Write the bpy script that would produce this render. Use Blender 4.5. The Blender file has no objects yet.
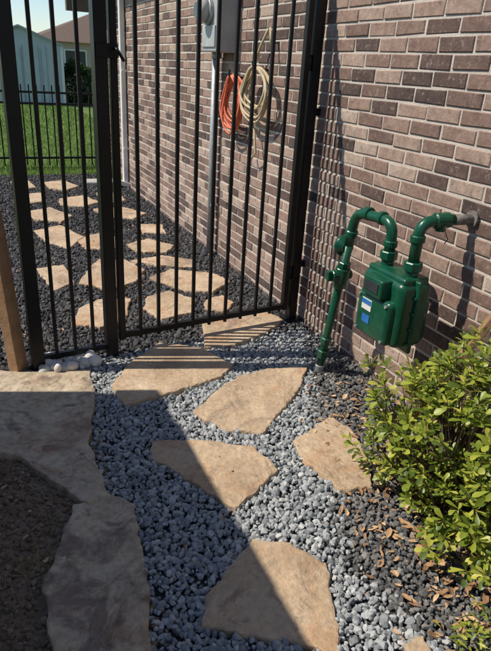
import bpy, bmesh, math, random
import numpy as np
from mathutils import Vector, Matrix
random.seed(7); rng=np.random.default_rng(7)
# World frame (metres): the house wall is the plane x=0, the path runs along +y, open ground is x<0.
# ---------- camera
TH=math.radians(26); PT=math.radians(24.0); RO=math.radians(3.53)
Fv=Vector((math.sin(TH),math.cos(TH),0)); Rv=Vector((math.cos(TH),-math.sin(TH),0)); Z=Vector((0,0,1))
cam=bpy.data.cameras.new("camera"); co=bpy.data.objects.new("camera",cam); bpy.context.collection.objects.link(co)
U0=Fv*math.sin(PT)+Z*math.cos(PT); B0=-(Fv*math.cos(PT)-Z*math.sin(PT))
cR=Rv*math.cos(RO)+U0*math.sin(RO); cU=U0*math.cos(RO)-Rv*math.sin(RO)
co.matrix_world=Matrix(((cR.x,cU.x,B0.x,-1.85),(cR.y,cU.y,B0.y,0),(cR.z,cU.z,B0.z,1.5),(0,0,0,1)))
cam.sensor_fit='VERTICAL'; cam.sensor_height=36; cam.sensor_width=36; cam.lens=31.8; cam.clip_start=0.02; cam.clip_end=2000
bpy.context.scene.camera=co
# ---------- light
sc=bpy.context.scene
sc.view_settings.view_transform='Standard'; sc.view_settings.look='None'; sc.view_settings.exposure=0
AZ=math.radians(18); EL=math.radians(52)
sd=Vector((-math.cos(AZ)*math.cos(EL), math.sin(AZ)*math.cos(EL), math.sin(EL)))
w=bpy.data.worlds.new("World"); sc.world=w; w.use_nodes=True
nt=w.node_tree; nt.nodes.clear()
sk=nt.nodes.new("ShaderNodeTexSky"); sk.sky_type='NISHITA'; sk.sun_disc=False; sk.sun_elevation=EL; sk.sun_rotation=math.atan2(sd.x,sd.y); sk.dust_density=0.2; sk.ozone_density=3.0
bg=nt.nodes.new("ShaderNodeBackground"); bg.inputs[1].default_value=0.14
ow=nt.nodes.new("ShaderNodeOutputWorld"); nt.links.new(sk.outputs[0],bg.inputs[0]); nt.links.new(bg.outputs[0],ow.inputs[0])
sl=bpy.data.lights.new("sun",'SUN'); sl.energy=5.0; sl.angle=math.radians(0.5); sl.color=(1,0.91,0.78)
so=bpy.data.objects.new("sun",sl); bpy.context.collection.objects.link(so)
so.rotation_euler=sd.to_track_quat('Z','Y').to_euler(); so.location=(-5,1,8)
# ---------- material helpers
def ramp(nt,stops,interp='LINEAR'):
    r=nt.nodes.new("ShaderNodeValToRGB"); r.color_ramp.interpolation=interp
    e=r.color_ramp.elements
    while len(e)<len(stops): e.new(0.5)
    for i,(p,c) in enumerate(stops):
        e[i].position=p; e[i].color=(c[0],c[1],c[2],1)
    return r
def mat(name,stops,scale=5,rough=0.8,bump=0.3,bscale=40,island=0.0,metal=0,detail=6,mul=None,bdist=0.005,trans=0,spec=0.5,stains=(),bump2=None):
    m=bpy.data.materials.new(name); m.use_nodes=True; nt=m.node_tree; n=nt.nodes; L=nt.links
    b=n["Principled BSDF"]; b.inputs["Roughness"].default_value=rough; b.inputs["Metallic"].default_value=metal
    b.inputs["Specular IOR Level"].default_value=spec
    tc=n.new("ShaderNodeTexCoord")
    def noise(s,d=6,r=0.6,dist=0.0):
        q=n.new("ShaderNodeTexNoise"); q.inputs["Scale"].default_value=s; q.inputs["Detail"].default_value=d; q.inputs["Roughness"].default_value=r; q.inputs["Distortion"].default_value=dist
        L.new(tc.outputs["Object"],q.inputs["Vector"]); return q
    no=noise(scale,detail)
    mr=n.new("ShaderNodeMapRange"); mr.inputs[1].default_value=0.28; mr.inputs[2].default_value=0.72
    L.new(no.outputs[0],mr.inputs[0])
    r=ramp(nt,stops)
    if island>0:
        ge=n.new("ShaderNodeNewGeometry"); mx=n.new("ShaderNodeMix"); mx.data_type='FLOAT'; mx.inputs[0].default_value=island
        L.new(mr.outputs[0],mx.inputs[2]); L.new(ge.outputs["Random Per Island"],mx.inputs[3]); L.new(mx.outputs[0],r.inputs[0])
    else: L.new(mr.outputs[0],r.inputs[0])
    col=r.outputs[0]
    for (s,lo,hi,c,amt) in stains:
        q=noise(s,7,0.65,0.8); k=n.new("ShaderNodeMapRange"); k.inputs[1].default_value=lo; k.inputs[2].default_value=hi; k.inputs[4].default_value=amt
        L.new(q.outputs[0],k.inputs[0]); mm=n.new("ShaderNodeMix"); mm.data_type='RGBA'; L.new(k.outputs[0],mm.inputs[0]); L.new(col,mm.inputs[6]); mm.inputs[7].default_value=(*c,1); col=mm.outputs[2]
    if mul:
        n2=noise(mul[0],8,0.7)
        r2=ramp(nt,[(0.3,(mul[1],)*3),(0.7,(mul[2],)*3)]); L.new(n2.outputs[0],r2.inputs[0])
        mm=n.new("ShaderNodeMix"); mm.data_type='RGBA'; mm.blend_type='MULTIPLY'; mm.inputs[0].default_value=1
        L.new(col,mm.inputs[6]); L.new(r2.outputs[0],mm.inputs[7]); col=mm.outputs[2]
    L.new(col,b.inputs["Base Color"])
    if bump>0:
        n3=noise(bscale,8,0.65)
        bp=n.new("ShaderNodeBump"); bp.inputs["Strength"].default_value=bump; bp.inputs["Distance"].default_value=bdist
        L.new(n3.outputs[0],bp.inputs["Height"]); 
        if bump2:
            n4=noise(bump2[0],4,0.5,0.5); b2=n.new("ShaderNodeBump"); b2.inputs["Strength"].default_value=1; b2.inputs["Distance"].default_value=bump2[1]
            L.new(n4.outputs[0],b2.inputs["Height"]); L.new(b2.outputs[0],bp.inputs["Normal"])
        L.new(bp.outputs[0],b.inputs["Normal"])
    if trans>0:
        t=n.new("ShaderNodeBsdfTranslucent"); ms=n.new("ShaderNodeMixShader"); ms.inputs[0].default_value=trans
        L.new(col,t.inputs[0]); L.new(b.outputs[0],ms.inputs[1]); L.new(t.outputs[0],ms.inputs[2])
        L.new(ms.outputs[0],n["Material Output"].inputs[0])
    return m
M_brick=mat("brick",[(0,(0.06,0.042,0.038)),(0.22,(0.13,0.083,0.069)),(0.45,(0.235,0.150,0.120)),(0.7,(0.35,0.24,0.19)),(0.88,(0.44,0.33,0.265)),(1,(0.52,0.43,0.36))],scale=9,island=0.85,rough=0.9,bump=0.8,bscale=90,bdist=0.004,mul=(30,0.6,1.15),stains=[(40,0.56,0.72,(0.5,0.42,0.35),0.6),(25,0.58,0.70,(0.09,0.065,0.058),0.65)])
M_mortar=mat("mortar",[(0,(0.52,0.46,0.40)),(1,(0.68,0.62,0.54))],scale=6,bump=0.7,bscale=150,rough=0.95,mul=(60,0.8,1.05))
M_gl=mat("light_gravel",[(0,(0.16,0.18,0.19)),(0.4,(0.29,0.31,0.325)),(0.8,(0.42,0.435,0.44)),(1,(0.58,0.58,0.56))],scale=60,island=0.8,rough=0.9,bump=0.5,bscale=220,bdist=0.002)
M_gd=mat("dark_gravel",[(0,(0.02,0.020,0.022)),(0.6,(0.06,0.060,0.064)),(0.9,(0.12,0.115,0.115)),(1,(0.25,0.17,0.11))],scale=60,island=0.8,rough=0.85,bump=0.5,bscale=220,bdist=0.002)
M_gm=mat("grey_gravel",[(0,(0.06,0.062,0.065)),(0.6,(0.15,0.15,0.15)),(0.9,(0.25,0.24,0.225)),(1,(0.31,0.26,0.19))],scale=60,island=0.8,rough=0.9,bump=0.5,bscale=220,bdist=0.002)
M_bed=mat("gravel_bed",[(0,(0.03,0.03,0.033)),(1,(0.10,0.10,0.10))],scale=60,bump=1,bscale=70,bdist=0.02)
M_soil=mat("soil",[(0,(0.17,0.12,0.08)),(0.6,(0.38,0.28,0.19)),(1,(0.54,0.43,0.30))],scale=14,bump=1,bscale=45,bdist=0.03,mul=(70,0.6,1.2),island=0.6)
M_chip=mat("mulch",[(0,(0.16,0.08,0.04)),(0.5,(0.38,0.22,0.11)),(1,(0.60,0.42,0.24))],scale=30,island=0.9,rough=0.85,bump=0.3)
M_flag=mat("flagstone",[(0,(0.26,0.18,0.125)),(0.25,(0.43,0.315,0.21)),(0.5,(0.53,0.395,0.265)),(0.75,(0.60,0.46,0.315)),(1,(0.66,0.53,0.39))],scale=3.5,rough=0.9,bump=0.8,bscale=30,bdist=0.010,mul=(45,0.68,1.06),island=0.22,
   stains=[(4.0,0.52,0.68,(0.46,0.23,0.10),0.6),(3.1,0.57,0.68,(0.20,0.14,0.12),0.72),(14,0.59,0.68,(0.26,0.18,0.13),0.6),(70,0.63,0.70,(0.18,0.13,0.10),0.6)],bump2=(6,0.035))
M_flag2=mat("weathered_flagstone",[(0,(0.27,0.21,0.15)),(0.35,(0.50,0.41,0.295)),(0.7,(0.62,0.52,0.38)),(1,(0.50,0.35,0.23))],scale=5,rough=0.92,bump=0.8,bscale=24,bdist=0.012,mul=(38,0.6,1.1),island=0.18,
   stains=[(5,0.50,0.62,(0.19,0.13,0.10),0.75),(12,0.56,0.67,(0.15,0.11,0.085),0.7),(3,0.55,0.68,(0.42,0.22,0.11),0.5)],bump2=(6,0.045))
M_iron=mat("black_iron",[(0,(0.005,0.005,0.006)),(1,(0.010,0.010,0.011))],scale=20,rough=0.4,bump=0.1,bscale=120,bdist=0.001,spec=0.3)
M_green=mat("green_paint",[(0,(0.004,0.062,0.034)),(1,(0.008,0.10,0.055))],scale=14,rough=0.30,bump=0.3,bscale=60,bdist=0.002,mul=(40,0.75,1.05),stains=[(50,0.64,0.70,(0.10,0.12,0.09),0.5)])
M_galv=mat("galvanised",[(0,(0.25,0.26,0.27)),(1,(0.45,0.46,0.47))],scale=30,rough=0.5,metal=0.3,bump=0.1)
M_rust=mat("weathered_pipe",[(0,(0.10,0.08,0.07)),(1,(0.3,0.28,0.26))],scale=50,rough=0.7,metal=0.2,bump=0.4,bscale=90)
M_box=mat("grey_enamel",[(0,(0.33,0.34,0.34)),(1,(0.43,0.44,0.44))],scale=10,rough=0.5,bump=0.05)
M_white=mat("white_paint",[(0,(0.62,0.61,0.58)),(1,(0.74,0.73,0.7))],scale=8,rough=0.6,bump=0.1)
M_blue=mat("blue_label",[(0,(0.02,0.12,0.4)),(1,(0.03,0.18,0.5))],scale=8,rough=0.4,bump=0)
M_orange=mat("orange_rubber",[(0,(0.60,0.13,0.06)),(1,(0.72,0.2,0.1))],scale=20,rough=0.45,bump=0.1)
M_rope=mat("tan_hose",[(0,(0.42,0.33,0.2)),(1,(0.58,0.48,0.32))],scale=30,rough=0.6,bump=0.2)
M_wood=mat("fence_wood",[(0,(0.22,0.12,0.06)),(1,(0.42,0.26,0.14))],scale=18,rough=0.8,bump=0.5,bscale=60,island=0.3)
M_leaf=mat("leaf",[(0,(0.05,0.085,0.016)),(0.25,(0.12,0.18,0.024)),(0.5,(0.26,0.33,0.04)),(0.8,(0.45,0.48,0.075)),(0.94,(0.58,0.53,0.11)),(1,(0.48,0.28,0.08))],scale=5,island=0.8,rough=0.42,bump=0.15,bscale=80,bdist=0.001,trans=0.33)
M_hedge=mat("hedge_leaf",[(0,(0.02,0.045,0.012)),(1,(0.08,0.14,0.03))],scale=5,island=0.75,rough=0.5,bump=0,trans=0.2)
M_twig=mat("twig",[(0,(0.09,0.06,0.04)),(1,(0.2,0.14,0.10))],scale=30,rough=0.9)
M_lawn=mat("lawn",[(0,(0.09,0.16,0.028)),(1,(0.19,0.28,0.05))],scale=1.2,rough=0.9,bump=1,bscale=50,bdist=0.03,mul=(25,0.6,1.2))
M_blade=mat("grass",[(0,(0.09,0.18,0.025)),(1,(0.24,0.36,0.07))],scale=1,island=0.8,rough=0.6,bump=0,trans=0.35)
M_dry=mat("dry_grass",[(0,(0.12,0.17,0.05)),(0.5,(0.35,0.30,0.14)),(1,(0.5,0.42,0.25))],scale=1,island=0.9,rough=0.7,bump=0,trans=0.2)
M_shed=mat("shed_panel",[(0,(0.36,0.42,0.45)),(1,(0.44,0.50,0.53))],scale=3,rough=0.6,bump=0.1)
M_shedr=mat("shed_roof",[(0,(0.28,0.31,0.33)),(1,(0.36,0.39,0.41))],scale=3,rough=0.7,bump=0.1)
M_roof=mat("shingle",[(0,(0.09,0.06,0.045)),(1,(0.18,0.12,0.09))],scale=20,rough=0.9,bump=0.5)
M_tanwall=mat("tan_wall",[(0,(0.35,0.28,0.24)),(1,(0.48,0.40,0.34))],scale=12,rough=0.9,bump=0.2)
M_conc=mat("concrete",[(0,(0.32,0.31,0.29)),(1,(0.46,0.45,0.42))],scale=14,rough=0.9,bump=0.4,bscale=80)
M_peb=mat("river_pebble",[(0,(0.40,0.40,0.38)),(1,(0.78,0.77,0.73))],scale=30,island=0.8,rough=0.6,bump=0.1)
M_glass=mat("dark_glass",[(0,(0.03,0.035,0.04)),(1,(0.05,0.055,0.06))],scale=5,rough=0.08,bump=0)
M_bl=mat("black_plastic",[(0,(0.015,0.015,0.015)),(1,(0.03,0.03,0.03))],scale=5,rough=0.5,bump=0)
M_fascia=mat("fascia",[(0,(0.10,0.08,0.07)),(1,(0.16,0.13,0.11))],scale=5,rough=0.7,bump=0.1)
# ---------- mesh helpers
def link(o,parent=None):
    bpy.context.collection.objects.link(o)
    if parent: o.parent=parent
    return o
def empty(name):
    o=bpy.data.objects.new(name,None); o.empty_display_size=0.1; return link(o)
def nmesh(name,V,Fc,m,smooth=False,parent=None):
    V=np.asarray(V,dtype=np.float32); Fc=np.asarray(Fc,dtype=np.int32)
    me=bpy.data.meshes.new(name); me.vertices.add(len(V)); me.vertices.foreach_set("co",V.ravel())
    k=Fc.shape[1]; me.loops.add(Fc.size); me.loops.foreach_set("vertex_index",Fc.ravel())
    me.polygons.add(len(Fc)); me.polygons.foreach_set("loop_start",np.arange(0,Fc.size,k,dtype=np.int32))
    me.update(calc_edges=True); me.validate()
    me.polygons.foreach_set("use_smooth",np.full(len(me.polygons),smooth))
    me.materials.append(m); return link(bpy.data.objects.new(name,me),parent)
def pmesh(name,V,Fc,m,smooth=False,parent=None):
    me=bpy.data.meshes.new(name); me.from_pydata([tuple(v) for v in V],[],Fc); me.update()
    for p in me.polygons: p.use_smooth=smooth
    me.materials.append(m); return link(bpy.data.objects.new(name,me),parent)
def box(name,c,s,m,parent=None,bev=0.0,rot=None,seg=2,smooth=False):
    bm=bmesh.new(); bmesh.ops.create_cube(bm,size=1)
    for v in bm.verts: v.co=Vector((v.co.x*s[0],v.co.y*s[1],v.co.z*s[2]))
    if bev>0: bmesh.ops.bevel(bm,geom=bm.edges[:],offset=bev,segments=seg,profile=0.5,affect='EDGES')
    me=bpy.data.meshes.new(name); bm.to_mesh(me); bm.free()
    for p in me.polygons: p.use_smooth=smooth
    me.materials.append(m); o=bpy.data.objects.new(name,me); o.location=c
    if rot: o.rotation_euler=rot
    return link(o,parent)
def tube(name,pts,r,m,parent=None,seg=14,caps=True,smooth=True):
    pts=[Vector(p) for p in pts]; rs=r if isinstance(r,(list,tuple)) else [r]*len(pts)
    V=[];Fc=[]; T=[]
    for i in range(len(pts)):
        a=pts[max(i-1,0)]; b=pts[min(i+1,len(pts)-1)]; T.append((b-a).normalized())
    n=T[0].orthogonal().normalized()
    for i,p in enumerate(pts):
        n=(n-T[i]*n.dot(T[i])).normalized(); bn=T[i].cross(n)
        for k in range(seg):
            a=2*math.pi*k/seg; V.append(p+(n*math.cos(a)+bn*math.sin(a))*rs[i])
    for i in range(len(pts)-1):
        for k in range(seg):
            k2=(k+1)%seg; Fc.append((i*seg+k,i*seg+k2,(i+1)*seg+k2,(i+1)*seg+k))
    if caps: Fc.append(tuple(range(seg-1,-1,-1))); Fc.append(tuple((len(pts)-1)*seg+k for k in range(seg)))
    o=pmesh(name,V,Fc,m,smooth,parent)
    if caps:
        o.data.polygons[-1].use_smooth=False; o.data.polygons[-2].use_smooth=False
    return o
def fillet(pts,r=0.04,n=6):
    pts=[Vector(p) for p in pts]; out=[pts[0]]
    for i in range(1,len(pts)-1):
        a,b,c=pts[i-1],pts[i],pts[i+1]; d1=(a-b); d2=(c-b); rr=min(r,d1.length*0.49,d2.length*0.49)
        s=b+d1.normalized()*rr; e=b+d2.normalized()*rr
        for k in range(n+1):
            t=k/n; out.append(s*(1-t)**2+b*2*t*(1-t)+e*t*t)
    out.append(pts[-1]); return out
def cyl(name,a,b,r,m,parent=None,seg=20,chamfer=0.0):
    a=Vector(a);b=Vector(b); d=(b-a).normalized()
    if chamfer>0:
        return tube(name,[a,a+d*chamfer,b-d*chamfer,b],[r-chamfer,r,r,r-chamfer],m,parent,seg,smooth=False)
    return tube(name,[a,b],r,m,parent,seg,smooth=seg>8)
def inpoly(P,poly):
    poly=np.asarray(poly); x=P[:,0];y=P[:,1]; ins=np.zeros(len(P),bool); j=len(poly)-1
    for i in range(len(poly)):
        xi,yi=poly[i];xj,yj=poly[j]
        c=((yi>y)!=(yj>y))&(x<(xj-xi)*(y-yi)/(yj-yi+1e-12)+xi); ins^=c; j=i
    return ins
bm=bmesh.new(); bmesh.ops.create_icosphere(bm,subdivisions=1,radius=1)
ICV=np.array([v.co[:] for v in bm.verts]); ICF=np.array([[v.index for v in f.verts] for f in bm.faces]); bm.free()
bm=bmesh.new(); bmesh.ops.create_icosphere(bm,subdivisions=2,radius=1)
IC2V=np.array([v.co[:] for v in bm.verts]); IC2F=np.array([[v.index for v in f.verts] for f in bm.faces]); bm.free()
def rotmats(n):
    q=rng.normal(size=(n,4)); q/=np.linalg.norm(q,axis=1)[:,None]; w,x,y,z=q.T
    return np.stack([1-2*(y*y+z*z),2*(x*y-z*w),2*(x*z+y*w),2*(x*y+z*w),1-2*(x*x+z*z),2*(y*z-x*w),2*(x*z-y*w),2*(y*z+x*w),1-2*(x*x+y*y)],1).reshape(n,3,3)
def rocks(name,P,size,m,jit=0.22,zr=(0.002,0.016),sphere=False,asp=(0.5,1.2)):
    n=len(P); bv,bf=(IC2V,IC2F) if sphere else (ICV,ICF); k=len(bv)
    sz=rng.uniform(size[0],size[1],n)
    scl=rng.uniform(asp[0],asp[1],(n,3))
    V=bv[None]*(1+rng.uniform(-jit,jit,(n,k,1)))*scl[:,None,:]
    V=V+rng.uniform(-jit,jit,(n,k,3))*0.5*(0 if sphere else 1)
    V=np.einsum('nij,nkj->nki',rotmats(n),V)*sz[:,None,None]
    pos=np.zeros((n,3)); pos[:,:2]=P[:,:2]; pos[:,2]=rng.uniform(zr[0],zr[1],n)
    V=V+pos[:,None,:]
    Fc=(bf[None]+(np.arange(n)*k)[:,None,None]).reshape(-1,3)
    return nmesh(name,V.reshape(-1,3),Fc,m,smooth=sphere)
def scatter(x0,x1,y0,y1,dens):
    s=math.sqrt(1/dens)
    xs=np.arange(x0,x1,s); ys=np.arange(y0,y1,s); X,Y=np.meshgrid(xs,ys)
    return np.stack([X.ravel(),Y.ravel()],1)+rng.uniform(-0.6*s,0.6*s,(X.size,2))
# ---------- flagstones: outlines in cm (distance from wall, distance along path)
def flag(name,poly,m,th=0.05,top=0.036,tilt=(0,0)):
    pts=[Vector((p[0],p[1],0)) for p in poly]
    c=sum(pts,Vector())/len(pts)
    area=sum(pts[i].x*pts[(i+1)%len(pts)].y-pts[(i+1)%len(pts)].x*pts[i].y for i in range(len(pts)))
    if area<0: pts.reverse()
    out=[]
    for i in range(len(pts)):
        a=pts[i];b=pts[(i+1)%len(pts)]; d=b-a; n=max(2,int(d.length/0.018)); nn=Vector((d.y,-d.x,0)).normalized()
        ph=random.random()*6
        for k in range(n):
            t=k/n; wv=math.sin(t*math.pi)
            out.append(a+d*t+nn*(random.gauss(0,0.0024)+0.006*wv*math.sin(ph+t*7)))
    N=len(out); V=[];Fc=[]
    rings=[(0.0,top-th,.0015),(0.001,top-0.016,.0015),(0.002,top-0.007,.0012),(0.005,top-0.0015,.0009),(0.016,top,0),(0.05,top,0)]
    for (ins,z,jj) in rings:
        for i,p in enumerate(out):
            d=(c-p); q=p+d.normalized()*min(ins*(0.8+0.6*random.random()*(jj>0)),d.length*0.5)
            dz=(q.x-c.x)*tilt[0]+(q.y-c.y)*tilt[1]
            V.append((q.x,q.y,z+dz+random.gauss(0,jj)))
    for r in range(len(rings)-1):
        for i in range(N):
            j=(i+1)%N; Fc.append((r*N+i,r*N+j,(r+1)*N+j,(r+1)*N+i))
    V.append((c.x,c.y,top)); ci=len(V)-1; b0=(len(rings)-1)*N
    for i in range(N): Fc.append((b0+i,b0+(i+1)%N,ci))
    return pmesh(name,V,Fc,m)
OUT="""98,291 78,278 68,252 79,241 107,234 133,230 135,251 120,272
71,239 51,241 31,235 45,218 81,188 96,196 105,215 89,228
129,200 109,194 89,181 86,163 98,156 112,148 119,161 125,175 133,189
71,179 44,191 41,178 45,160 57,140 70,143 72,156 74,167
112,133 101,127 94,114 100,100 108,84 117,92 126,98 141,107 136,117 123,126
207,294 180,282 156,275 141,272 145,238 154,207 153,180 154,170 161,169 172,187 181,206 199,218
166,172 153,173 145,165 148,149 149,136 156,105 161,89 182,98 181,118 181,140 173,155
65,308 47,314 17,317 12,298 33,283 58,273 76,275
89,81 82,81 84,72 90,68 94,73
118,428 100,462 76,452 66,418 82,388 108,374 130,398
88,366 66,374 50,348 62,322 90,316 97,342
136,356 118,371 92,366 99,345 106,324 128,314 146,330
78,402 52,420 20,396 14,372 38,352 58,362
50,346 33,352 30,334 44,318 58,328
84,442 48,452 20,430 30,410 62,424
72,490 44,508 24,476 40,452 66,458
112,520 78,542 62,506 82,470 108,482
42,560 14,552 22,512 46,520
74,632 36,640 14,600 38,572 66,590
142,556 112,572 96,520 118,482 134,512
152,448 126,452 124,402 146,384
140,632 112,648 92,600 110,572 138,592
100,690 66,706 52,662 78,636 104,654
142,716 110,722 112,672 140,656
52,720 20,712 22,662 44,650 56,684
106,790 74,806 58,752 84,718 104,744
144,800 116,806 112,752 138,742"""
polys=[]
for i,line in enumerate(OUT.split("\n")):
    poly=[(-float(a.split(",")[0])/100,float(a.split(",")[1])/100) for a in line.split()]
    if i>8:   # stones beyond the gate: wider joints
        cx=sum(p[0] for p in poly)/len(poly); cy=sum(p[1] for p in poly)/len(poly); s=random.uniform(.80,.90)
        poly=[(cx+(x-cx)*s,cy+(y-cy)*s) for x,y in poly]
    polys.append(poly)
    flag("flagstone",poly,M_flag2 if i in (5,6) else M_flag,tilt=(random.uniform(-.015,.015),random.uniform(-.015,.015)),top=random.uniform(.026,.036))
def notunder(P):
    ok=np.ones(len(P),bool)
    for p in polys:
        p=np.array(p); c=p.mean(0); ok&=~inpoly(P,c+(p-c)*0.96)
    return P[ok]
# ---------- ground sheets
def sheet(name,x0,x1,y0,y1,z,m):
    return pmesh(name,[(x0,y0,z),(x1,y0,z),(x1,y1,z),(x0,y1,z)],[(0,1,2,3)],m)
sheet("ground",-300,300,-300,400,-0.02,M_lawn)
sheet("gravel_bed",-2.6,0.0,-3,8.5,-0.004,M_bed)
sheet("soil_bed",-2.58,-1.62,-2.9,2.25,0.004,M_soil)
P=scatter(-2.5,-1.5,0.2,2.2,3500); P=notunder(P); rocks("soil",P,(0.003,0.013),M_soil,jit=0.3,zr=(0.003,0.010))
# gravel
LP="141,277 152,207 154,168 149,145 157,105 167,71 150,20 60,20 89,112 67,154 44,203 3,283 47,289 127,284"
Lp=[(-float(a.split(",")[0])/100,float(a.split(",")[1])/100) for a in LP.split()]
P=scatter(-1.9,0,0.15,3.15,4800)
Pj=P+rng.normal(0,0.035,P.shape)
gate=lambda X: 3.0+0.11*X
light=inpoly(Pj,Lp)&(P[:,1]<gate(P[:,0])+0.02)
rocks("gravel_path",notunder(P[light]),(0.0065,0.0165),M_gl)
d=P[~light&(P[:,1]<gate(P[:,0]))&((P[:,0]>-1.5)|(P[:,1]>2.2))]
rocks("gravel",notunder(d),(0.006,0.0145),M_gm)
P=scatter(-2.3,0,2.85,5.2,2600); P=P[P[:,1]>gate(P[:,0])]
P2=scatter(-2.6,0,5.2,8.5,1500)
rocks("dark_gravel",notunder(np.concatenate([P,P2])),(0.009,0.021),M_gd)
# mulch chips
def chips(name,P,m,L=(0.01,0.028),z0=0.018):
    n=len(P); l=rng.uniform(L[0],L[1],n); wd=l*rng.uniform(0.25,0.6,n)
    base=np.array([[-1,0,0],[-.4,-1,.25],[.5,-.9,.2],[1,0.1,.1],[.4,.9,.25],[-.5,.8,.2],[0,0,-0.05]])
    V=np.zeros((n,7,3)); V[:,:,0]=base[:,0]*l[:,None]; V[:,:,1]=base[:,1]*wd[:,None]; V[:,:,2]=base[:,2]*wd[:,None]*rng.uniform(0.3,1.8,(n,1))
    V+=rng.normal(0,0.0014,V.shape)
    a=rng.uniform(0,6.28,n); ca,sa=np.cos(a),np.sin(a)
    tl=rng.normal(0,0.3,n); V[:,:,2]+=V[:,:,0]*tl[:,None]
    x=V[:,:,0]*ca[:,None]-V[:,:,1]*sa[:,None]; y=V[:,:,0]*sa[:,None]+V[:,:,1]*ca[:,None]
    V[:,:,0]=x+P[:,0:1]; V[:,:,1]=y+P[:,1:2]; V[:,:,2]+=z0+rng.uniform(0,0.01,(n,1))
    f=np.array([[6,i,(i+1)%6] for i in range(6)])
    nmesh(name,V.reshape(-1,3),(f[None]+(np.arange(n)*7)[:,None,None]).reshape(-1,3),m)
n=3600; P=np.stack([rng.uniform(-1.0,-0.02,n),rng.uniform(0.4,2.2,n)],1)
edge=-0.96+0.25*(P[:,1]-0.7)   # bed edge runs away from the wall towards the viewer
P=P[rng.random(n)<np.clip((P[:,0]-edge)/0.35,0.0,1)*np.clip((2.3-P[:,1])/1.2,0.15,1)]
chips("mulch",P,M_chip,L=(0.004,0.022))
n=70; chips("fallen_leaves",np.stack([rng.uniform(-1.5,-0.1,n),rng.uniform(0.5,2.9,n)],1),M_chip,L=(0.003,0.009),z0=0.024)
n=350; chips("corridor_mulch",np.stack([rng.uniform(-2.2,-0.05,n),rng.uniform(3.1,6.0,n)],1),M_chip,L=(0.004,0.016),z0=0.022)
n=260; chips("soil_litter",np.stack([rng.uniform(-2.3,-1.6,n),rng.uniform(0.6,2.2,n)],1),M_chip,L=(0.003,0.014),z0=0.012)
P=np.stack([rng.uniform(-1.64,-1.36,95),rng.uniform(2.74,2.90,95)],1)
rocks("river_pebbles",P,(0.020,0.038),M_peb,jit=0.05,zr=(0.012,0.045),sphere=True,asp=(0.6,1.1))
# dry grass in the soil strip
def blades(name,X,Y,h,wv,lean,m,z0=0.0):
    n=len(X); a=rng.uniform(0,6.28,n); V=np.zeros((n,3,3))
    V[:,0]=np.stack([X-np.cos(a)*wv,Y-np.sin(a)*wv,np.full(n,z0)],1); V[:,1]=np.stack([X+np.cos(a)*wv,Y+np.sin(a)*wv,np.full(n,z0)],1)
    V[:,2]=np.stack([X+rng.normal(0,1,n)*lean,Y+rng.normal(0,1,n)*lean,h],1)
    nmesh(name,V.reshape(-1,3),np.arange(n*3).reshape(-1,3),m)
n=1500; c=rng.integers(0,30,n); cx=rng.uniform(-2.3,-1.72,30); cy=rng.uniform(0.5,2.1,30)
blades("dry_grass",cx[c]+rng.normal(0,.03,n),cy[c]+rng.normal(0,.03,n),rng.uniform(.01,.05,n),.0012,.03,M_dry)
# ---------- brick house
house=empty("brick_house")
BL,BH,J=0.193,0.0560,0.0120
V=[];Fc=[]
def brick(y0,y1,z0,z1,x):
    e=0.0032; dep=random.uniform(0.0035,0.0070); b=len(V)
    j=lambda s=0.0017: random.gauss(0,s)
    q0=[(y0+j(),z0+j()),(y1+j(),z0+j()),(y1+j(),z1+j()),(y0+j(),z1+j())]
    a=[(0.012,p,q) for p,q in q0]; mxx=[(-dep+e,p,q) for p,q in q0]
    t=[(-dep+j(.0006),q0[0][0]+e,q0[0][1]+e),(-dep+j(.0006),q0[1][0]-e,q0[1][1]+e),(-dep+j(.0006),q0[2][0]-e,q0[2][1]-e),(-dep+j(.0006),q0[3][0]+e,q0[3][1]-e)]
    for q in a+mxx+t: V.append((q[0]+x,q[1],q[2]))
    for r in (0,4):
        for i in range(4):
            k=(i+1)%4; Fc.append((b+r+i,b+r+k,b+r+4+k,b+r+4+i))
    Fc.append((b+8,b+9,b+10,b+11))
YW0,YW1=-2.6,7.6; WH=2.75
rows=int(WH/(BH+J))
def course(y0,y1,x):
    for r in range(rows):
        z0=-0.02+r*(BH+J); y=y0-(r%2)*0.5*(BL+J)-random.uniform(0,.008)
        while y<y1:
            a=max(y,y0+.002); b_=min(y+BL,y1-0.002)
            if b_-a>0.03: brick(a,b_,z0,z0+BH,x)
            y+=BL+J
course(YW0,YW1,0.0)
nmesh("wall_bricks",V,Fc,M_brick,parent=house)
box("wall_core",(0.2,(YW0+YW1)/2,WH/2-0.05),(0.4,YW1-YW0,WH+0.1),M_mortar,house)
V=[];Fc=[]
course(7.61,9.6,0.12)
nmesh("rear_wall_bricks",V,Fc,M_brick,parent=house)
box("rear_wall_core",(0.32,8.6,WH/2-0.05),(0.4,2.0,WH+0.1),M_mortar,house)
box("house_body",(5.4,3.5,1.38),(10,12.15,2.84),M_tanwall,house)
box("soffit",(-0.13,3.4,2.78),(0.7,12.8,0.04),M_white,house)
box("fascia",(-0.5,3.4,2.83),(0.03,12.84,0.17),M_fascia,house)
pmesh("roof",[(-0.55,-3.1,2.92),(-0.55,9.9,2.92),(5,9.9,5.6),(5,-3.1,5.6),(10.6,-3.1,2.92),(10.6,9.9,2.92)],[(0,3,2,1),(3,4,5,2)],M_roof,parent=house)
box("porch_beam",(0.03,9.85,2.26),(0.64,0.12,0.24),M_fascia,house)
ds=empty("downspout")
box("pipe",(-0.045,7.5,1.42),(0.06,0.08,2.7),M_white,ds,bev=0.01)
for z in (0.5,1.4,2.3): box("strap",(-0.03,7.5,z),(0.075,0.1,0.025),M_white,ds,bev=0.003)
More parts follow.
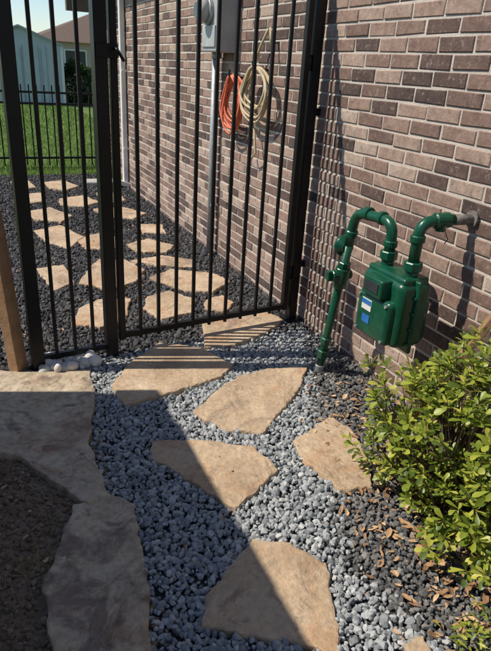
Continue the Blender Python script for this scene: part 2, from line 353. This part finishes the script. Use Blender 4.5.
box("shoe",(-0.10,7.47,0.07),(0.2,0.08,0.06),M_white,ds,bev=0.01,rot=(0,0.3,0))
box("splash_block",(-0.28,7.75,0.03),(0.5,0.26,0.06),M_conc,None,bev=0.015)
# ---------- iron gate & panel
def gp(X,off=0): return (X,gate(X)+off)
ang=math.atan(0.11)
gt=empty("iron_gate")
fp=empty("iron_fence_panel")
def bar(name,X,z0,z1,s,parent,off=0):
    x,y=gp(X,off); return box(name,(x,y,(z0+z1)/2),(s,s,z1-z0),M_iron,parent,bev=0.0025,rot=(0,0,ang),seg=1)
def rail(name,X0,X1,z,s,parent,off=0,h=None):
    x0,y0=gp(X0,off);x1,y1=gp(X1,off); L=math.hypot(x1-x0,y1-y0)
    return box(name,((x0+x1)/2,(y0+y1)/2,z),(L,s,h or s),M_iron,parent,bev=0.0025,rot=(0,0,ang),seg=1)
XL,XM,XR=-1.655,-1.265,-0.07
bar("post",XL,0,2.08,0.06,fp); box("post_cap",(*gp(XL),2.09),(0.068,0.068,0.025),M_iron,fp,rot=(0,0,ang),bev=0.006)
bar("post",XM,0,2.08,0.06,fp); box("post_cap",(*gp(XM),2.09),(0.068,0.068,0.025),M_iron,fp,rot=(0,0,ang),bev=0.006)
for z in (0.075,1.95): rail("rail",XL+0.03,XM-0.03,z,0.03,fp)
for k in range(1,4): bar("picket",XL+(XM-XL)*k/4,0.04,2.02,0.017,fp)
wp=empty("gate_post"); bar("post",XR,0,2.08,0.055,wp); box("base_plate",(*gp(XR),0.03),(0.1,0.1,0.012),M_iron,wp,rot=(0,0,ang))
for z in (0.4,1.3): box("wall_bracket",(-0.025,gate(-0.02),z),(0.05,0.03,0.04),M_iron,wp)
a,b_=XM+0.062,XR-0.06
bar("stile",a,0.10,2.0,0.034,gt); bar("stile",b_,0.10,2.0,0.034,gt)
for z in (0.125,1.95): rail("rail",a+0.017,b_-0.017,z,0.032,gt)
for k in range(1,10): bar("picket",a+(b_-a)*k/10,0.09,2.02,0.018,gt)
for z in (0.35,1.55): cyl("hinge",(*gp(XR-0.038,-0.01),z-0.04),(*gp(XR-0.038,-0.01),z+0.04),0.012,M_iron,gt)
box("latch_plate",(*gp(XM+0.03,-0.03),1.54),(0.10,0.02,0.06),M_iron,gt,bev=0.005,rot=(0,0,ang))
tube("latch_fork",fillet([(*gp(XM+0.06,-0.03),1.55),(*gp(XM+0.06,-0.09),1.55),(*gp(XM+0.09,-0.1),1.50)],0.02),0.007,M_iron,gt,8)
# ---------- far fence
ff=empty("iron_fence")
V=[];Fc=[]
def addbox(c,s):
    b=len(V)
    for dz in (-.5,.5):
        for dx,dy in ((-.5,-.5),(.5,-.5),(.5,.5),(-.5,.5)): V.append((c[0]+dx*s[0],c[1]+dy*s[1],c[2]+dz*s[2]))
    for f in ((0,3,2,1),(4,5,6,7),(0,1,5,4),(1,2,6,5),(2,3,7,6),(3,0,4,7)): Fc.append(tuple(b+i for i in f))
x=-8
while x<0.1:
    addbox((x,9.3,0.57),(0.018,0.018,1.12)); x+=0.105
for z in (0.12,0.88,1.03): addbox((-4,9.3,z),(8.2,0.03,0.03))
for k in range(5): addbox((-8.05+k*2.0,9.3,0.6),(0.05,0.05,1.2))
nmesh("pickets",V,Fc,M_iron,parent=ff)
# ---------- unseen board fence added to shade the left foreground; wooden post and stake
wf=empty("shade_fence"); V=[];Fc=[]
y=-2.5
while y<2.75:
    h=2.0+random.uniform(-.01,.01); addbox((-2.62,y+0.07,h/2),(0.018,0.1408,h)); y+=0.141
nmesh("boards",V,Fc,M_wood,parent=wf)
V=[];Fc=[]
for z in (0.35,1.1,1.8): addbox((-2.655,0.15,z),(0.04,5.3,0.09))
for yy in (-2.4,-0.6,1.2,2.68): addbox((-2.72,yy,0.98),(0.09,0.09,1.96))
nmesh("rails",V,Fc,M_wood,parent=wf)
def stick(name,a,b,s,m):
    a=Vector(a);b=Vector(b); o=box(name,(a+b)/2,(s[0],s[1],(b-a).length),m,None,bev=0.004)
    o.rotation_euler=(b-a).to_track_quat('Z','Y').to_euler(); return o
stick("wooden_post",(-1.75,2.83,0),(-1.79,2.87,0.84),(0.075,0.06),M_wood)
stick("wooden_stake",(-0.30,1.64,0),(-0.02,1.42,0.80),(0.04,0.03),M_wood)
# ---------- gas meter
gm=empty("gas_meter"); MX=-0.25
box("case",(MX,1.83,0.595),(0.165,0.275,0.295),M_green,gm,bev=0.034,seg=5,smooth=True)
box("case_flange",(MX,1.83,0.59),(0.022,0.305,0.325),M_green,gm,bev=0.010,seg=3,smooth=True)
box("front_pan",(MX-0.082,1.83,0.555),(0.06,0.225,0.20),M_green,gm,bev=0.024,seg=5,smooth=True)
box("rear_pan",(MX+0.082,1.83,0.555),(0.06,0.225,0.20),M_green,gm,bev=0.024,seg=5,smooth=True)
box("index_box",(MX-0.100,1.83,0.695),(0.06,0.13,0.085),M_green,gm,bev=0.010,seg=3,smooth=True)
box("index_glass",(MX-0.132,1.83,0.697),(0.004,0.09,0.045),M_glass,gm,bev=0.0015)
box("top_cover",(MX,1.83,0.742),(0.13,0.25,0.035),M_green,gm,bev=0.012,seg=3,smooth=True)
box("label",(MX-0.1135,1.865,0.60),(0.003,0.065,0.05),M_white,gm)
box("label_band",(MX-0.1155,1.865,0.612),(0.003,0.06,0.02),M_blue,gm)
box("label_lower",(MX-0.1135,1.86,0.535),(0.003,0.05,0.035),M_blue,gm)
for z in (0.47,0.54,0.61,0.68):
    for yy in (1.688,1.972): cyl("flange_bolt",(MX-0.02,yy,z),(MX+0.02,yy,z),0.007,M_green,gm,6)
for z in (0.475,0.635):
    for yy in (1.74,1.92): cyl("pan_bolt",(MX-0.108,yy,z),(MX-0.118,yy,z),0.007,M_galv,gm,6)
yi,yo=1.91,1.75
for yy in (yi,yo):
    cyl("spud",(MX,yy,0.74),(MX,yy,0.79),0.027,M_green,gm)
    cyl("swivel_nut",(MX,yy,0.78),(MX,yy,0.82),0.038,M_green,gm,8,0.004)
rb=Vector((-0.25,2.335,0.0)); rt=Vector((-0.25,2.20,0.80))
tube("riser",[rb,rb.lerp(rt,0.3),rt],0.021,M_green,gm)
arc=fillet([rt.lerp(rb,0.05),Vector((-0.25,2.185,0.925)),Vector((-0.25,yi,0.945)),Vector((-0.25,yi,0.80))],0.075,8)
tube("inlet_pipe",arc,0.0235,M_green,gm)
def rn(name,t0,t1,r,seg=18,m=M_green,ch=0.003): return cyl(name,rb.lerp(rt,t0),rb.lerp(rt,t1),r,m,gm,seg,ch)
rn("ground_sleeve",0.0,0.07,0.027,m=M_galv); rn("coupling",0.13,0.19,0.031,8); rn("coupling",0.24,0.29,0.030,8)
rn("valve_body",0.70,0.80,0.037); rn("valve_nut",0.66,0.70,0.031,8); rn("valve_nut",0.80,0.84,0.031,8)
vc=rb.lerp(rt,0.75)
cyl("valve_core",vc+Vector((-0.06,0.0,0)),vc+Vector((0.05,0,0)),0.026,M_green,gm,12,0.004)
box("valve_head",vc+Vector((-0.072,0,0)),(0.026,0.024,0.05),M_green,gm,bev=0.004)
rc=rb.lerp(rt,0.93)
tube("regulator_body",[rc+Vector((0,0.0,0)),rc+Vector((0,0.03,0)),rc+Vector((0,0.035,0)),rc+Vector((0,0.05,0)),rc+Vector((0,0.056,0))],[0.03,0.034,0.05,0.05,0.04],M_green,gm,24)
tube("regulator_bonnet",[rc+Vector((0,0.055,0)),rc+Vector((0,0.085,0)),rc+Vector((0,0.09,0))],[0.03,0.024,0.014],M_green,gm,18)
def collar(a,b,r=0.0305): cyl("elbow_collar",a,b,r,M_green,gm,18,0.004)
collar((-0.25,2.11,0.937),(-0.25,2.075,0.939)); collar((-0.25,1.975,0.942),(-0.25,2.00,0.941)); collar((-0.25,yi,0.865),(-0.25,yi,0.835))
collar(rt+Vector((0,0.003,0.0)),rt+Vector((0,-0.004,0.035)))
tube("outlet_pipe",fillet([(MX,yo,0.80),(MX,yo,0.985),(-0.10,yo-0.02,0.99)],0.06,8),0.0235,M_green,gm)
collar((MX,yo,0.90),(MX,yo,0.93))
cyl("tee",(-0.19,yo-0.008,0.987),(-0.12,yo-0.017,0.99),0.032,M_green,gm,18,0.005)
cyl("tee_plug",(-0.155,yo-0.012,0.99),(-0.155,yo-0.012,0.945),0.02,M_green,gm,8)
tube("wall_pipe",[(-0.13,yo-0.017,0.99),(0.005,yo-0.035,0.992)],0.022,M_rust,gm)
cyl("wall_flange",(-0.02,yo-0.032,0.992),(-0.010,yo-0.033,0.992),0.035,M_rust,gm)
tube("tag_wire",[(-0.16,yo-0.04,0.985),(-0.165,yo-0.055,0.95),(-0.14,yo-0.05,0.92),(-0.15,yo-0.045,0.90)],0.002,M_bl,gm,6)
# ---------- electric meter, conduit, hoses
em=empty("electric_meter")
box("enclosure",(-0.09,4.33,1.91),(0.16,0.30,0.62),M_box,em,bev=0.01)
box("cover",(-0.175,4.33,1.70),(0.012,0.25,0.14),M_box,em,bev=0.004)
cyl("meter_ring",(-0.17,4.34,1.86),(-0.20,4.34,1.86),0.088,M_galv,em,28,0.004)
tube("meter_glass",[(-0.20,4.34,1.86),(-0.25,4.34,1.86),(-0.27,4.34,1.86)],[0.076,0.074,0.055],M_box,em,28)
cyl("meter_face",(-0.268,4.34,1.86),(-0.273,4.34,1.86),0.05,M_glass,em,28)
tube("conduit",[(-0.06,4.47,1.62),(-0.06,4.47,0.0)],0.028,M_galv,em)
for z in (0.45,1.2): box("strap",(-0.045,4.47,z),(0.06,0.09,0.02),M_galv,em,bev=0.003)
cyl("conduit_nut",(-0.06,4.45,1.56),(-0.06,4.45,1.60),0.038,M_galv,em,10)
tube("ground_wire",[(-0.03,4.50,1.62),(-0.02,4.57,0.8),(-0.02,4.6,0.0)],0.004,M_bl,em,6)
def coil(name,cy,zt,zb,wd,turns,r,m,xoff=-0.05,seed=1):
    rr=random.Random(seed); e=empty(name); pts=[]
    n=26
    for t in range(turns):
        a0=rr.uniform(-.5,.5); w_=wd*rr.uniform(0.72,1.12); zb_=zb+rr.uniform(-0.05,0.06); xo=xoff-rr.uniform(0,0.06)
        for k in range(n):
            a=2*math.pi*k/n+math.pi/2; zc=(zt+zb_)/2; hh=(zt-zb_)/2
            s=math.sin(a); nar=1-0.35*max(0,s)
            pts.append((xo+0.012*math.sin(3*a+a0),cy+rr.gauss(0,.002)+w_*math.cos(a)*nar+0.01*math.sin(a0*9),zc+hh*s))
    Q=[Vector(p) for p in pts]
    for _ in range(2): Q=[Q[0]]+[(Q[i-1]+Q[i]*2+Q[i+1])/4 for i in range(1,len(Q)-1)]+[Q[-1]]
    tube("loops",Q,r,m,e,8)
    cyl("hook",(0.0,cy,zt-0.02),(-0.12,cy,zt-0.01),0.009,M_bl,e,8)
    cyl("hook_end",(-0.115,cy,zt-0.012),(-0.12,cy,zt+0.03),0.009,M_bl,e,8)
    return e
coil("orange_extension_cord",4.06,1.46,1.10,0.165,8,0.008,M_orange,seed=3)
h=coil("garden_hose",3.68,1.52,1.22,0.19,7,0.0085,M_rope,seed=5)
tube("tail",[(-0.07,3.85,1.3),(-0.06,3.72,1.12),(-0.07,3.66,0.98),(-0.06,3.74,0.93),(-0.06,3.78,1.0)],0.008,M_rope,h,8)
tube("tail_top",[(-0.07,3.78,1.50),(-0.06,3.70,1.64),(-0.05,3.64,1.72),(-0.06,3.58,1.74),(-0.06,3.55,1.62)],0.008,M_rope,h,8)
# ---------- bush
bush=empty("shrub")
def leaves(org,dirs,L,W):
    n=len(org); up=np.tile([0,0,1.0],(n,1))+rng.normal(0,0.25,(n,3))
    s=np.cross(dirs,up); s/=np.linalg.norm(s,axis=1)[:,None]+1e-9; nn=np.cross(s,dirs)
    tb=[(0,0,0),(.38,-.5,.10),(.38,0,0),(.38,.5,.10),(.74,-1,.18),(.78,0,.0),(.74,1,.18),(.93,-.62,.1),(.93,.62,.1),(1,0,-.05)]
    V=np.zeros((n,10,3))
    for i,(t,q,h) in enumerate(tb):
        V[:,i]=org+dirs*(t*L)[:,None]+s*(q*W)[:,None]+nn*((h*W*1.2)-(t*t*0.18*L))[:,None]
    tri=[[0,1,2],[0,2,3],[1,4,5],[1,5,2],[2,5,6],[2,6,3],[4,7,5],[5,8,6],[5,7,9],[5,9,8]]
    f=(np.array(tri)[None]+(np.arange(n)*10)[:,None,None]).reshape(-1,3)
    return V.reshape(-1,3),f
org=[];dr=[];Ls=[];Ws=[]; stems=[]
for C,R,NR in ((np.array([-0.34,1.23,0.32]),np.array([0.325,0.36,0.315]),430),(np.array([-0.35,1.01,0.20]),np.array([0.26,0.22,0.20]),150)):
  for i in range(NR):
    v=rng.normal(size=3); v/=np.linalg.norm(v)
    if v[2]<-0.75: v[2]*=-1
    lump=1+0.18*math.sin(5*v[0]+2)*math.sin(4*v[1]+1)+0.12*math.sin(7*v[2]+3*v[0])
    rad=lump*rng.choice([rng.uniform(0.82,1.1),rng.uniform(0.45,0.82)],p=[.7,.3])
    tip=C+v*R*rad
    if tip[0]>-0.04: continue
    tip[2]=max(tip[2],0.05)
    ax=v*0.7+np.array([0,0,0.65])+rng.normal(0,0.22,3); ax/=np.linalg.norm(ax)
    stems.append((tip,ax,C))
    o1=np.cross(ax,[0.3,0.5,0.1]); o1/=np.linalg.norm(o1); o2=np.cross(ax,o1)
    nl=int(rng.integers(6,11))
    for k in range(nl):
        a=k*2.4+rng.uniform(-.3,.3); el=math.radians(22+52*(1-k/nl)+rng.uniform(-8,8))
        dd=ax*math.cos(el)+(o1*math.cos(a)+o2*math.sin(a))*math.sin(el)
        l=rng.uniform(0.036,0.060)*(1-0.35*k/nl)
        org.append(tip-ax*0.04*(1-k/nl)); dr.append(dd); Ls.append(l); Ws.append(l*rng.uniform(.19,.25))
Vv,ff_=leaves(np.array(org),np.array(dr),np.array(Ls),np.array(Ws))
nmesh("foliage",Vv,ff_,M_leaf,smooth=True,parent=bush)
V=[];Fc=[]
for i,(tip,ax,C) in enumerate(stems):
    if i%2: continue
    b0=Vector((C[0]+rng.normal(0,.05),C[1]+rng.normal(0,.05),0.0)); t=Vector(tip); mid=b0.lerp(t,0.6)-Vector((0,0,0.04))
    b=len(V)
    for p,r in ((b0,0.006),(mid,0.004),(t,0.002)):
        for k in range(4): a=k*math.pi/2; V.append((p.x+r*math.cos(a),p.y+r*math.sin(a),p.z))
    for s in range(2):
        for k in range(4): Fc.append((b+s*4+k,b+s*4+(k+1)%4,b+s*4+4+(k+1)%4,b+s*4+4+k))
nmesh("stems",V,Fc,M_twig,parent=bush)
wd=empty("weed_plant"); org=[];dr=[]
gx,gy=-0.69,0.73
for i in range(110):
    a=rng.uniform(0,6.28); e=rng.uniform(.2,1.2); org.append([gx+rng.normal(0,.05),gy+rng.normal(0,.035),0.02+rng.uniform(0,.05)]); dr.append([math.cos(a)*math.cos(e),math.sin(a)*math.cos(e),math.sin(e)])
Vv,ff_=leaves(np.array(org),np.array(dr),rng.uniform(0.02,0.045,110),rng.uniform(0.003,0.006,110)); nmesh("leaves",Vv,ff_,M_leaf,smooth=True,parent=wd)
# ---------- lawn blades
n=42000; X=rng.uniform(-6.5,1.5,n); Y=8.5+ (rng.random(n)**1.5)*13
blades("lawn_grass",X,Y,rng.uniform(0.02,0.055,n),0.006+0.0006*(Y-8),.02,M_blade,-.02)
# ---------- shed
sx,sy=0.12,22.2
sh=empty("garden_shed"); yaw=-0.18
def loc(x,y,z): return (sx+x*math.cos(yaw)-y*math.sin(yaw), sy+x*math.sin(yaw)+y*math.cos(yaw), z)
hw=1.30;he=1.85;hp=2.35;dp=2.4
pmesh("walls",[loc(-hw,0,0),loc(hw,0,0),loc(hw,0,he),loc(0,0,hp),loc(-hw,0,he),loc(-hw,dp,0),loc(hw,dp,0),loc(hw,dp,he),loc(0,dp,hp),loc(-hw,dp,he)],[(0,1,2,3,4),(1,6,7,2),(5,0,4,9),(6,5,9,8,7)],M_shed,parent=sh)
k=0.1;q=(hp-he)/hw
pmesh("roof",[loc(0,-k,hp+.06),loc(hw+k,-k,he+.06-q*k),loc(hw+k,dp+k,he+.06-q*k),loc(0,dp+k,hp+.06),loc(-hw-k,-k,he+.06-q*k),loc(-hw-k,dp+k,he+.06-q*k),
 loc(0,-k,hp),loc(hw+k,-k,he-q*k),loc(-hw-k,-k,he-q*k)],[(0,1,2,3),(4,0,3,5),(0,6,7,1),(4,8,6,0)],M_shedr,parent=sh)
for xx in (-0.62,0.0,0.62): 
    b=box("door_seam",loc(xx,-0.012,0.88),(0.03,0.02,1.7),M_shedr,sh); b.rotation_euler=(0,0,yaw)
for xx in np.arange(-1.2,1.25,0.25):
    b=box("wall_rib",loc(xx,-0.008,0.92),(0.012,0.014,1.8),M_shedr,sh); b.rotation_euler=(0,0,yaw)
for xx in (-hw,hw):
    b=box("corner_trim",loc(xx,-0.01,0.92),(0.08,0.03,1.84),M_white,sh); b.rotation_euler=(0,0,yaw)
# ---------- neighbour house, hedge
nh=empty("neighbour_house"); NX,NY=5.0,33.6
pmesh("walls",[(NX-3,NY,0),(NX+9,NY,0),(NX+9,NY,2.3),(NX-3,NY,2.3),(NX-3,NY+9,0),(NX-3,NY+9,2.3)],[(0,1,2,3),(4,0,3,5)],M_tanwall,parent=nh)
pmesh("roof",[(NX-3.4,NY-.4,2.25),(NX+9.4,NY-.4,2.25),(NX+7,NY+4.5,4.2),(NX+1.2,NY+4.5,4.2),(NX-3.4,NY+9.4,2.25),(NX+9.4,NY+9.4,2.25)],[(0,1,2,3),(4,0,3),(5,4,3,2),(1,5,2)],M_roof,parent=nh)
box("window",(NX-1.2,NY-0.02,1.3),(1.0,0.04,1.1),M_glass,nh)
box("window_trim",(NX-1.2,NY-0.005,1.3),(1.15,0.03,1.25),M_white,nh)
hx,hy=2.18,23.5
n=9000; v=rng.normal(size=(n,3)); v/=np.linalg.norm(v,axis=1)[:,None]; rad=rng.uniform(0.6,1.05,n)*(1+0.15*np.sin(6*v[:,0]+3*v[:,2]))
Pp=np.stack([hx+v[:,0]*.9*rad,hy+v[:,1]*.6*rad,0.6+v[:,2]*.75*rad],1)
dd=v+rng.normal(0,.5,(n,3)); dd/=np.linalg.norm(dd,axis=1)[:,None]
Vv,ff_=leaves(Pp,dd,rng.uniform(.06,.11,n),rng.uniform(.02,.035,n)); nmesh("hedge",Vv,ff_,M_hedge,smooth=True)
